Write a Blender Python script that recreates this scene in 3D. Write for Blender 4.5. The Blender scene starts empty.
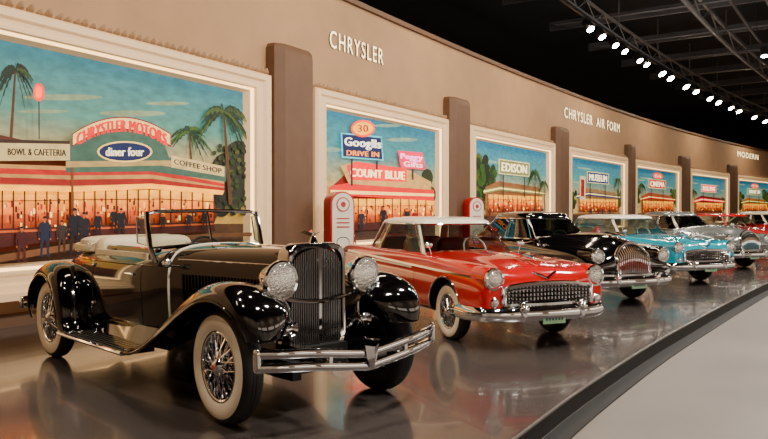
import bpy, bmesh, math, random
from mathutils import Vector, Matrix
from mathutils.bvhtree import BVHTree
random.seed(3)
pi=math.pi
COL=bpy.context.scene.collection

def lin(c):
    return tuple(((x/255)/12.92 if x/255<=0.04045 else ((x/255+0.055)/1.055)**2.4) for x in c)

def mat(name,rgb,rough=.5,metal=0,coat=0,emis=0,ergb=None,var=.06,scale=6,bump=0,spec=.5,rvar=.0):
    m=bpy.data.materials.new(name); m.use_nodes=True
    nt=m.node_tree; b=nt.nodes['Principled BSDF']
    c=lin(rgb)
    n=nt.nodes.new('ShaderNodeTexNoise'); n.inputs['Scale'].default_value=scale; n.inputs['Detail'].default_value=4
    tc=nt.nodes.new('ShaderNodeTexCoord'); nt.links.new(tc.outputs['Object'],n.inputs['Vector'])
    r=nt.nodes.new('ShaderNodeValToRGB')
    r.color_ramp.elements[0].position=.3; r.color_ramp.elements[1].position=.7
    r.color_ramp.elements[0].color=(*[x*(1-var) for x in c],1); r.color_ramp.elements[1].color=(*[min(1,x*(1+var)) for x in c],1)
    nt.links.new(n.outputs['Fac'],r.inputs['Fac']); nt.links.new(r.outputs['Color'],b.inputs['Base Color'])
    b.inputs['Roughness'].default_value=rough; b.inputs['Metallic'].default_value=metal
    b.inputs['Coat Weight'].default_value=coat; b.inputs['Coat Roughness'].default_value=.03
    b.inputs['Specular IOR Level'].default_value=spec
    if rvar>0:
        mr=nt.nodes.new('ShaderNodeMapRange'); mr.inputs['To Min'].default_value=rough-rvar; mr.inputs['To Max'].default_value=rough+rvar
        nt.links.new(n.outputs['Fac'],mr.inputs['Value']); nt.links.new(mr.outputs['Result'],b.inputs['Roughness'])
    if emis>0:
        b.inputs['Emission Color'].default_value=(*lin(ergb or rgb),1); b.inputs['Emission Strength'].default_value=emis
    if bump>0:
        bp=nt.nodes.new('ShaderNodeBump'); bp.inputs['Strength'].default_value=bump; bp.inputs['Distance'].default_value=.02
        nt.links.new(n.outputs['Fac'],bp.inputs['Height']); nt.links.new(bp.outputs['Normal'],b.inputs['Normal'])
    return m

def glassmat(name,rgb,gloss=.14):
    m=bpy.data.materials.new(name); m.use_nodes=True
    nt=m.node_tree; nt.nodes.clear()
    o=nt.nodes.new('ShaderNodeOutputMaterial'); t=nt.nodes.new('ShaderNodeBsdfTransparent'); t.inputs[0].default_value=(*lin(rgb),1)
    g=nt.nodes.new('ShaderNodeBsdfGlossy'); g.inputs['Roughness'].default_value=.02
    lw=nt.nodes.new('ShaderNodeLayerWeight'); lw.inputs['Blend'].default_value=.25
    mr=nt.nodes.new('ShaderNodeMapRange'); mr.inputs['To Min'].default_value=gloss*.5; mr.inputs['To Max'].default_value=.6
    mx=nt.nodes.new('ShaderNodeMixShader')
    nt.links.new(lw.outputs['Fresnel'],mr.inputs['Value']); nt.links.new(mr.outputs['Result'],mx.inputs[0])
    nt.links.new(t.outputs[0],mx.inputs[1]); nt.links.new(g.outputs[0],mx.inputs[2]); nt.links.new(mx.outputs[0],o.inputs[0])
    return m

# ---------------- materials
BLACKP=mat('black_lacquer',(5,4,5),.08,0,1,var=.0)
REDP=mat('red_lacquer',(182,0,6),.16,0,1,var=.02)
TEALP=mat('teal_lacquer',(0,146,170),.18,0,1,var=.02)
GRAYP=mat('gray_lacquer',(100,104,102),.22,.2,1,var=.02)
CREAMP=mat('cream_lacquer',(228,216,194),.25,0,.8,var=.02)
WINE=mat('wine_lacquer',(175,0,6),.18,0,1,var=.02)
CHROME=mat('chrome',(238,240,244),.05,1,0,var=.01)
DCHROME=mat('grille_chrome',(172,174,178),.14,1,0,var=.02)
DARK=mat('underbody_black',(6,6,6),.8,var=.1)
RUBBER=mat('tire_rubber',(18,17,16),.55,var=.1,scale=40)
WHITEW=mat('whitewall_rubber',(236,222,196),.45,var=.03)
LENS=mat('lamp_lens',(235,235,230),.14,.85,1,var=.12,scale=45,bump=.5)
REDLENS=mat('red_lens',(190,20,15),.15,0,1)
LEATHER=mat('cream_leather',(228,208,172),.45,var=.06,scale=20,bump=.1)
REDLEA=mat('red_leather',(120,22,20),.45,var=.06,scale=20,bump=.1)
GRAYCL=mat('gray_upholstery',(90,85,80),.8,var=.1,scale=30)
WOOD=mat('wood_trim',(90,50,25),.3,0,.5,var=.3,scale=12)
GLASS=glassmat('window_glass',(215,224,222))
TGLASS=glassmat('tinted_glass',(110,120,120),.2)
PLATE=mat('license_plate',(130,165,130),.4,var=.05)
PLATED=mat('plate_text',(20,40,60),.5)

# ---------------- mesh builder
def catmull(pts,n):
    P=[Vector(p) for p in pts]; out=[]
    P=[P[0]*2-P[1]]+P+[P[-1]*2-P[-2]]
    for i in range(1,len(P)-2):
        a,b,c,d=P[i-1],P[i],P[i+1],P[i+2]
        for k in range(n):
            t=k/n
            out.append(.5*((2*b)+(c-a)*t+(2*a-5*b+4*c-d)*t*t+(3*b-a-3*c+d)*t**3))
    out.append(P[-2]); return out

class MB:
    def __init__(s): s.v=[];s.f=[];s.m=[];s.mats=[]
    def mi(s,m):
        if m not in s.mats: s.mats.append(m)
        return s.mats.index(m)
    def add(s,vs,fs,m,M=None):
        o=len(s.v)
        for p in vs:
            p=Vector(p); s.v.append(M@p if M is not None else p)
        ml=isinstance(m,list)
        for k,f in enumerate(fs):
            s.f.append([i+o for i in f]); s.m.append(s.mi(m[k] if ml else m))
    def box(s,c,d,m,M=None):
        x,y,z=c; a,b,e=d[0]/2,d[1]/2,d[2]/2
        vs=[(x+i*a,y+j*b,z+k*e) for i in(-1,1) for j in(-1,1) for k in(-1,1)]
        s.add(vs,[(0,1,3,2),(4,6,7,5),(0,4,5,1),(2,3,7,6),(0,2,6,4),(1,5,7,3)],m,M)
    def grid(s,rows,m,closed=False,caps=False,M=None):
        n=len(rows[0]); vs=[p for r in rows for p in r]; fs=[]
        for i in range(len(rows)-1):
            for j in range(n if closed else n-1):
                k=(j+1)%n
                fs.append((i*n+j,i*n+k,(i+1)*n+k,(i+1)*n+j))
        if caps: fs.append(tuple(range(n))); fs.append(tuple((len(rows)-1)*n+j for j in range(n)))
        s.add(vs,fs,m,M)
    def tube(s,path,r,m,n=8,closed=False,M=None,taper=None):
        P=[Vector(p) for p in path]; L=len(P); rows=[]; prev=None
        for i,p in enumerate(P):
            if closed: t=P[(i+1)%L]-P[i-1]
            else: t=P[min(i+1,L-1)]-P[max(i-1,0)]
            t.normalize()
            if prev is None:
                up=Vector((0,0,1)) if abs(t.z)<.9 else Vector((1,0,0))
                a=t.cross(up).normalized()
            else:
                a=(prev-t*prev.dot(t)).normalized()
            prev=a; b=t.cross(a)
            rr=r if taper is None else r*taper[i]
            rows.append([p+(a*math.cos(2*pi*k/n)+b*math.sin(2*pi*k/n))*rr for k in range(n)])
        if closed: rows.append(rows[0])
        s.grid(rows,m,True,not closed,M)
    def sweep(s,path,sec,m,up=(0,0,1),M=None):
        P=[Vector(p) for p in path]; rows=[];L=len(P); up=Vector(up)
        for i,p in enumerate(P):
            t=(P[min(i+1,L-1)]-P[max(i-1,0)]).normalized()
            a=t.cross(up).normalized(); b=a.cross(t)
            rows.append([p+a*q[0]+b*q[1] for q in sec])
        s.grid(rows,m,True,True,M)
    def cyl(s,p0,p1,r,m,n=12,r2=None,M=None):
        s.tube([p0,p1],r,m,n,M=M,taper=[1,(r2 if r2 is not None else r)/r])
    def revolve(s,prof,m,M=None,n=40,axis='y',sgn=1):
        rows=[]
        for r,a in prof:
            row=[]
            for k in range(n):
                c,q=math.cos(2*pi*k/n)*r,math.sin(2*pi*k/n)*r
                row.append({'y':(c,a*sgn,q),'x':(a*sgn,c,q),'z':(c,q,a*sgn)}[axis])
            rows.append(row)
        if isinstance(m,list):
            for i in range(len(rows)-1): s.grid(rows[i:i+2],m[i],True,False,M)
        else: s.grid(rows,m,True,False,M)
    def sell(s,c,r,m,e=.35,nu=28,nv=14,M=None):
        f=lambda q:math.copysign(abs(q)**e,q)
        rows=[]
        for j in range(nv+1):
            v=-pi/2+pi*j/nv; cv=f(math.cos(v)); sv=f(math.sin(v))
            rows.append([(c[0]+r[0]*cv*f(math.cos(2*pi*i/nu)),c[1]+r[1]*cv*f(math.sin(2*pi*i/nu)),c[2]+r[2]*sv) for i in range(nu)])
        s.grid(rows,m,True,False,M)
    def mesh(s,name,recalc=True,angle=38):
        me=bpy.data.meshes.new(name); me.from_pydata([tuple(p) for p in s.v],[],s.f)
        for m in s.mats: me.materials.append(m)
        me.polygons.foreach_set('material_index',s.m)
        bm=bmesh.new(); bm.from_mesh(me)
        bmesh.ops.remove_doubles(bm,verts=bm.verts,dist=1e-5)
        if recalc: bmesh.ops.recalc_face_normals(bm,faces=bm.faces)
        bm.to_mesh(me); bm.free()
        for p in me.polygons: p.use_smooth=True
        me.set_sharp_from_angle(angle=math.radians(angle)); me.update()
        return me
    def obj(s,name,parent=None,recalc=True,angle=38):
        o=bpy.data.objects.new(name,s.mesh(name,recalc,angle)); COL.objects.link(o)
        if parent: o.parent=parent
        return o

def evalmesh(o):
    bpy.context.view_layer.update()
    dg=bpy.context.evaluated_depsgraph_get()
    return bpy.data.meshes.new_from_object(o.evaluated_get(dg))

def body_mesh(rows,paint,cutb,levels=2,inner=DARK):
    b=MB(); b.mats=[paint,inner]; b.grid(rows,paint,True,True); b.mats=[paint,inner]
    o=b.obj('tmp_body')
    cutb.mats=[paint,inner]
    cutb.m=[1]*len(cutb.f)
    c=cutb.obj('tmp_cut')
    md=o.modifiers.new('s','SUBSURF'); md.levels=levels; md.render_levels=levels
    md=o.modifiers.new('b','BOOLEAN'); md.object=c; md.operation='DIFFERENCE'; md.solver='EXACT'
    me=evalmesh(o)
    bpy.data.objects.remove(o); bpy.data.objects.remove(c)
    for p in me.polygons: p.use_smooth=True
    me.set_sharp_from_angle(angle=math.radians(42))
    return me

def root(name,loc,ang):
    e=bpy.data.objects.new(name,None); COL.objects.link(e)
    e.location=loc; e.rotation_euler=(0,0,ang); e.empty_display_size=.3
    return e

def wheel(mb,c,R,wt,side,style,steer=0,paint=None):
    M=Matrix.Translation(c)@Matrix.Rotation(steer,4,'Z')
    w=wt
    prof=[(.60,.36),(.62,.43),(.70,.49),(.80,.50),(.885,.46),(.95,.38),(.985,.27),(.99,.14),(1,.12),(1,.02),(.99,0),(1,-.02),(1,-.12),(.99,-.14),(.985,-.27),(.95,-.38),(.885,-.46),(.78,-.5),(.66,-.45),(.6,-.36)]
    P=[(a*R,b*w) for a,b in prof]
    ms=[RUBBER]+[WHITEW]*3+[RUBBER]*15
    mb.revolve(P,ms,M,64,'y',side)
    mb.revolve([(.61*R,.40*w),(.59*R,.43*w),(.565*R,.40*w),(.55*R,.25*w),(.55*R,-.4*w)],CHROME,M,48,'y',side)
    if style=='wire':
        hr=.15*R
        for layer,(a0,a1,ns,off) in enumerate([(.42*w,.2*w,24,.28),(.1*w,-.15*w,24,-.28)]):
            for k in range(ns):
                t=2*pi*k/ns; d=off*(1 if k%2 else -1)
                p0=(hr*math.cos(t+d*1.6),a0*side,hr*math.sin(t+d*1.6)); p1=(.56*R*math.cos(t),a1*side,.56*R*math.sin(t))
                mb.cyl(p0,p1,.006,CHROME,5,M=M)
        mb.revolve([(0,.66*w),(.05*R,.65*w),(.09*R,.6*w),(.13*R,.5*w),(.16*R,.42*w),(.17*R,.2*w),(.17*R,-.3*w)],[REDLENS]+[CHROME]*5,M,28,'y',side)
        mb.revolve([(0,-.22*w),(.5*R,-.24*w),(.5*R,-.5*w),(0,-.5*w)],DARK,M,32,'y',side)
    else:
        mb.revolve([(.55*R,.34*w),(.5*R,.28*w),(.44*R,.2*w)],paint or CHROME,M,40,'y',side)
        mb.revolve([(.47*R,.22*w),(.44*R,.36*w),(.34*R,.40*w),(.26*R,.34*w),(.2*R,.42*w),(.12*R,.5*w),(0,.52*w)],CHROME,M,40,'y',side)
        mb.revolve([(0,-.3*w),(.55*R,-.3*w)],DARK,M,32,'y',side)

# =====================================================================
#  1930s roadster
# =====================================================================
def roadster(name,loc,ang):
    R=root(name,loc,ang)
    WB=3.52; TR=.775; WR=.435
    st=[(.03,.24,1.29,.50),(-.02,.255,1.30,.48),(-.5,.32,1.30,.46),(-1.0,.42,1.295,.45),(-1.4,.52,1.29,.44),(-1.62,.60,1.27,.43),(-2.1,.665,1.235,.42),
        (-2.9,.68,1.22,.42),(-3.3,.66,1.215,.42),(-3.7,.60,1.15,.43),(-4.0,.54,1.02,.43),(-4.25,.47,.82,.44),(-4.42,.4,.62,.46),(-4.46,.36,.55,.47)]
    rows=[]
    for x,w,zt,zb in st:
        h=[(0,zt),(w*.5,zt-.008),(w*.82,zt-.05),(w*.97,zt-.13),(w*1.01,zt-.3),(w*1.0,(zt+zb)/2-.05),(w*.96,zb+.06),(w*.92,zb),(0,zb)]
        ring=[(x,y,z) for y,z in h]+[(x,-y,z) for y,z in h[-2:0:-1]]
        rows.append(ring)
    cut=MB()
    cut.box((-2.45,0,1.4),(1.45,1.14,1.5),DARK)
    me=body_mesh(rows,BLACKP,cut)
    body=bpy.data.objects.new('body',me); COL.objects.link(body); body.parent=R
    bv=BVHTree.FromPolygons([v.co for v in me.vertices],[list(p.vertices) for p in me.polygons])
    def surf(x,z,sd,o=.003):
        h=bv.ray_cast(Vector((x,sd*3,z)),Vector((0,-sd,0)))
        return (h[0]+Vector((0,sd*o,0))) if h[0] else Vector((x,sd*.5,z))
    def over(x,y,o=.003):
        h=bv.ray_cast(Vector((x,y,3)),Vector((0,0,-1)))
        return h[0]+Vector((0,0,o)) if h[0] else Vector((x,y,1.2))
    f=MB(); bead=MB()
    sec=[(.40,-.10),(.48,-.04),(.58,.0),(.70,.022),(.80,.018),(.87,-.012),(.915,-.06),(.93,-.11)]
    fp=catmull([(.475,0,.66),(.47,0,.78),(.41,0,.90),(.28,0,.99),(.08,0,1.04),(-.18,0,1.02),(-.45,0,.91),(-.75,0,.72),(-1.05,0,.53),(-1.32,0,.40),(-1.6,0,.345)],5)
    rp=catmull([(-2.9,0,.345),(-2.98,0,.45),(-3.03,0,.62),(-3.13,0,.82),(-3.3,0,.96),(-3.52,0,1.02),(-3.76,0,.97),(-3.98,0,.82),(-4.15,0,.62),(-4.3,0,.44)],5)
    for sd in(1,-1):
        for path,kind in((fp,0),(rp,1)):
            rws=[]
            for i,p in enumerate(path):
                t=(path[min(i+1,len(path)-1)]-path[max(i-1,0)]).normalized()
                nrm=Vector((t.z,0,-t.x))
                if kind==0: nrm=nrm if nrm.dot(p-Vector((-.1,0,.2)))>0 else -nrm
                else: nrm=nrm if nrm.dot(p-Vector((-3.55,0,.2)))>0 else -nrm
                k=i/(len(path)-1)
                fl=1.0
                if kind==0: fl=1-.85*max(0,(k-.6)/.4)
                else: fl=1-.85*max(0,(.15-k)/.15)
                row=[]
                for (y,d) in sec:
                    yy=y
                    if kind==0 and k>.55: yy=y+(.0 if y>.6 else (k-.55)*.45*(.6-y)/.24)
                    if kind==0 and k<.3: yy=.74+(y-.74)*(1-.42*((.3-k)/.3)**1.6)
                    if kind==1 and k>.75: yy=.68+(y-.68)*(1-.5*((k-.75)/.25)**2)
                    q=p+nrm*(d*fl); row.append((q.x,sd*yy,q.z))
                rws.append(row)
            f.grid(rws,BLACKP)
            bead.tube([r[-1] for r in rws],.012,BLACKP,6)
    fo=f.obj('fenders',R,recalc=False)
    md=fo.modifiers.new('sol','SOLIDIFY'); md.thickness=.018; md.offset=0
    md=fo.modifiers.new('sub','SUBSURF'); md.levels=1; md.render_levels=1
    bead.obj('fender_beads',R)
    c=MB()
    for sd in(1,-1):
        c.box((-2.25,sd*.78,.335),(1.5,.32,.04),DARK)
        c.tube([(-1.48,sd*.945,.34),(-3.0,sd*.945,.34)],.018,CHROME,8)
        for k in range(6): c.box((-2.25,sd*(.68+k*.045),.358),(1.45,.02,.012),CHROME)
        c.grid([[(-1.2,sd*.48,.5),(-1.7,sd*.6,.52),(-2.9,sd*.62,.52)],[(-1.2,sd*.62,.36),(-1.7,sd*.64,.35),(-2.95,sd*.64,.35)]],BLACKP)
        c.box((-1.9,sd*.42,.40),(4.6,.08,.14),DARK)
        c.box((.1,sd*.32,.50),(.9,.09,.12),BLACKP)
        c.grid([[(.22,sd*.42,.92),(-.1,sd*.41,.98),(-.6,sd*.44,.78),(-1.2,sd*.5,.45)],[(.10,sd*.26,.62),(-.1,sd*.28,.55),(-.6,sd*.34,.5),(-1.2,sd*.48,.43)]],BLACKP)
    c.cyl((0,-.72,.40),(0,.72,.40),.035,DARK); c.cyl((-WB,-.72,.43),(-WB,.72,.43),.05,DARK)
    c.box((-.25,0,.42),(.9,.5,.2),DARK); c.obj('chassis',R)
    w=MB()
    for sd in(1,-1):
        wheel(w,(0,sd*TR,WR),WR,.185,sd,'wire',math.radians(-3))
        wheel(w,(-WB,sd*TR,WR),WR,.175,sd,'wire')
    w.obj('wheels',R)
    r=MB()
    def outline(wd,z0,z1,n=10):
        pts=[(-wd*.88,z0),(-wd,z0+.12)]
        for k in range(n+1):
            a=pi-pi*k/n
            pts.append((wd*math.copysign(abs(math.cos(a))**.45,math.cos(a)),z1-.17+.17*abs(math.sin(a))**.7))
        return pts+[(wd,z0+.12),(wd*.88,z0)]
    oo=outline(.30,.47,1.345); ii=outline(.262,.51,1.30)
    rr=[]
    for (pts,x) in((oo,-.02),(oo,.10),([(a*.97,b*.995) for a,b in oo],.125),([(a*.92,b*.985+.006) for a,b in oo],.135),(ii,.12),(ii,.07)):
        rr.append([(x+.03*(1-abs(y)/.28),y,z) for y,z in pts])
    r.grid(rr,CHROME,True)
    r.grid([[(.055,y,z) for y,z in ii],[(.05,y*.2,.9+(z-.9)*.2) for y,z in ii]],DARK,True,True)
    for k in range(25):
        y=-.245+k*.49/24
        zt=1.125+.17*(1-(abs(y)/.265)**2.4)**.6
        xx=.10+.03*(1-abs(y)/.28)
        r.tube([(xx,y,.52),(xx,y,(.52+zt)/2),(xx,y,zt)],.0062,DCHROME,8)
    r.box((.14,0,.9),(.03,.024,.80),CHROME)
    r.revolve([(.0,.05),(.015,.045),(.025,.02),(.035,0),(.04,-.02)],CHROME,Matrix.Translation((.06,0,1.355)),20,'z')
    r.tube([(.05,0,1.38),(.08,0,1.415),(.14,0,1.43)],.013,CHROME,8,taper=[1,.9,.2])
    for sd in(1,-1): r.add([(.08,0,1.41),(-.02,sd*.045,1.45),(-.06,sd*.04,1.42),(.04,0,1.39)],[(0,1,2,3)],CHROME)
    r.obj('radiator_grille',R)
    l=MB()
    for sd in(1,-1):
        M=Matrix.Translation((.20,sd*.43,1.065))
        l.revolve([(0,-.24),(.03,-.235),(.08,-.19),(.12,-.11),(.138,-.03),(.143,-.01),(.157,0),(.157,.02),(.145,.034),(.13,.03)],CHROME,M,40,'x')
        l.revolve([(.135,.026),(.1,.042),(.05,.052),(0,.056)],LENS,M,40,'x')
        l.cyl((.12,sd*.43,.92),(.12,sd*.43,.72),.022,CHROME,10)
        l.tube(catmull([(.12,sd*.43,.74),(.12,sd*.34,.64),(.05,sd*.26,.6)],5),.02,CHROME,8)
        M=Matrix.Translation((.24,sd*.38,.70))
        l.revolve([(.02,-.3),(.02,-.05),(.03,0),(.045,.03),(.06,.045),(.055,.05),(.025,.02),(0,.01)],CHROME,M,24,'x')
        M=Matrix.Translation((-1.28,sd*.60,1.13))
        l.revolve([(0,-.09),(.025,-.07),(.04,-.02),(.042,.0),(.03,.01),(0,.015)],[CHROME]*4+[LENS],M,20,'x')
        l.cyl((-1.31,sd*.45,1.10),(-1.31,sd*.60,1.11),.012,CHROME)
        M=Matrix.Translation((-4.28,sd*.6,.72)); l.revolve([(0,.08),(.04,.05),(.05,-.02),(.04,-.03),(0,-.035)],[CHROME]*3+[REDLENS],M,20,'x')
    l.tube(catmull([(.14,-.43,.93),(.15,-.2,.885),(.17,0,.87),(.15,.2,.885),(.14,.43,.93)],6),.016,CHROME,8)
    l.obj('lamps',R)
    b=MB()
    bar=[(-.01,-.032),(.010,-.032),(.022,-.014),(.022,.014),(.010,.032),(-.01,.032)]
    def bump(x0,z0,dz,s=1,W=.88):
        ys=[-W,-W*.85,-W*.6,-W*.3,-.09,0,.09,W*.3,W*.6,W*.85,W]
        path=[]
        for y in ys:
            k=abs(y)/W
            path.append((x0+s*(-.20*k**4+.02*k),y,z0+dz*(1-k*1.4 if k<.7 else .02)))
        return catmull(path,6)
    b.sweep(bump(.74,.61,-.08),bar,CHROME); b.sweep(bump(.74,.515,-.08),bar,CHROME)
    for y in(-.88,.88): b.sell((.56,y,.562),(.03,.02,.085),CHROME,.5)
    b.grid([[(.775,-.07,.60),(.80,0,.585),(.775,.07,.60)],[(.775,-.05,.50),(.80,0,.49),(.775,.05,.50)],[(.775,-.015,.42),(.785,0,.41),(.775,.015,.42)]],CHROME)
    for y in(-.38,.38):
        b.box((.745,y,.54),(.02,.03,.13),CHROME)
        b.tube(catmull([(.5,y*.85,.5),(.62,y*.9,.5),(.74,y,.54)],4),.022,CHROME,8)
    b.sweep([Vector((-4.62+.18*(abs(y)/.85)**4,y,.56)) for y in [.85-.17*k for k in range(11)]],bar,CHROME)
    b.sweep([Vector((-4.62+.18*(abs(y)/.85)**4,y,.48)) for y in [.85-.17*k for k in range(11)]],bar,CHROME)
    for y in(-.35,.35): b.cyl((-4.3,y,.5),(-4.62,y,.52),.02,CHROME)
    for y in(-.85,.85): b.sell((-4.44,y,.52),(.03,.02,.07),CHROME,.5)
    b.obj('bumpers',R)
    t=MB()
    hoop=[surf(-1.40,z,1,.004) for z in(.5,.6,.7,.8,.9,1.0,1.08,1.15)]+[over(-1.40,y,.004) for y in(.45,.4,.3,.2,.1,0,-.1,-.2,-.3,-.4,-.45)]+[surf(-1.40,z,-1,.004) for z in(1.15,1.08,1.0,.9,.8,.7,.6,.5)]
    t.tube(hoop,.012,CREAMP,8)
    for sd in(1,-1):
        for x in(-1.78,-2.78): t.tube([surf(x,z,sd,.0) for z in(.52,.6,.7,.8,.9,1.0,1.1,1.17)],.005,DARK,5)
        t.tube([surf(-.02-k*.1,.62,sd,.002) for k in range(0,14)],.006,CHROME,6)
        t.tube([surf(-1.5-k*.15,1.09,sd,.003) for k in range(0,16)],.008,BLACKP,6)
        t.tube([surf(-.02-k*.1,1.16,sd,.002) for k in range(0,14)],.006,CHROME,6)
        for k in range(24):
            x=-.28-k*.04
            p=[surf(x,.74,sd,.004),surf(x-.01,.82,sd,.008),surf(x-.02,.95,sd,.008),surf(x-.03,1.03,sd,.004)]
            t.tube(p,.011,BLACKP,6)
        for x in(-1.9,):
            p=surf(x,1.0,sd,.02); t.tube([p,p+Vector((-.13,sd*.01,0))],.011,CHROME,8)
        for z in(.65,1.05): t.sell(surf(-2.78,z,sd,.01),(.03,.012,.02),CHROME,.6)
    t.tube([over(x,0,.003) for x in(-.05,-.3,-.6,-.9,-1.2,-1.4)],.008,CHROME,6)
    t.obj('trim',R)
    g=MB(); q=MB()
    zb=1.25
    def wp(y,h): return Vector((-1.60-.10*h/.35+ .07*(1-(abs(y)/.66)),y,zb+h))
    fr=[wp(-.60,0),wp(-.605,.12),wp(-.60,.27),wp(-.585,.325),wp(-.52,.345),wp(0,.355),wp(.52,.345),wp(.585,.325),wp(.60,.27),wp(.605,.12),wp(.60,0),wp(.3,.02),wp(0,.03),wp(-.3,.02)]
    g.tube(fr,.019,CHROME,8,closed=True); g.cyl(wp(0,.03),wp(0,.355),.010,CHROME,8)
    for sd in(1,-1):
        g.tube([Vector((-1.55,sd*.58,1.12)),wp(sd*.61,.0),wp(sd*.612,.2),wp(sd*.60,.34)],.025,CHROME,8)
        a=[wp(sd*.61,.02),wp(sd*.60,.31),wp(sd*.60,.31)+Vector((-.14,sd*.04,-.02)),wp(sd*.61,.02)+Vector((-.18,sd*.04,.03))]
        g.tube(a,.009,CHROME,6,closed=True)
        q.add(a,[(0,1,2,3)],GLASS)
        q.add([wp(0,.03),wp(sd*.59,.01),wp(sd*.59,.32),wp(0,.35)],[(0,1,2,3)],GLASS)
    g.obj('windshield_frame',R); q.obj('windshield_glass',R,recalc=False)
    n=MB()
    n.sell((-2.62,0,.80),(.32,.54,.14),LEATHER,.4); 
    for y in(-.27,.27): n.sell((-2.98,y,1.07),(.13,.27,.26),LEATHER,.45)
    n.sell((-3.22,0,1.24),(.20,.60,.09),LEATHER,.5)
    n.sell((-3.30,0,1.20),(.30,.62,.07),LEATHER,.5)
    for k in range(5): n.tube([(-3.04-.07*k,-.59,1.24),(-3.05-.07*k,-.3,1.33-.01*k),(-3.05-.07*k,.3,1.33-.01*k),(-3.04-.07*k,.59,1.24)],.008,LEATHER,5)
    for sd in(1,-1):
        n.box((-2.35,sd*.565,.95),(1.2,.02,.5),LEATHER)
        n.tube([surf(x,1.17,sd,0)+Vector((0,-sd*.05,.04)) for x in(-1.75,-2.0,-2.3,-2.6,-2.9,-3.1)],.035,BLACKP,8)
    n.box((-1.78,0,1.12),(.05,1.1,.14),WOOD)
    M=Matrix.Translation((-2.12,.3,1.15))@Matrix.Rotation(math.radians(60),4,'Y')
    n.tube([(.2*math.cos(2*pi*k/28),.2*math.sin(2*pi*k/28),0) for k in range(28)],.013,DARK,8,True,M)
    for k in range(3): n.cyl((0,0,0),(.2*math.cos(2*pi*k/3),.2*math.sin(2*pi*k/3),0),.009,CHROME,6,M=M)
    n.cyl((-2.12,.3,1.15),(-1.8,.3,.98),.018,DARK)
    n.obj('interior',R)
    return R

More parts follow.
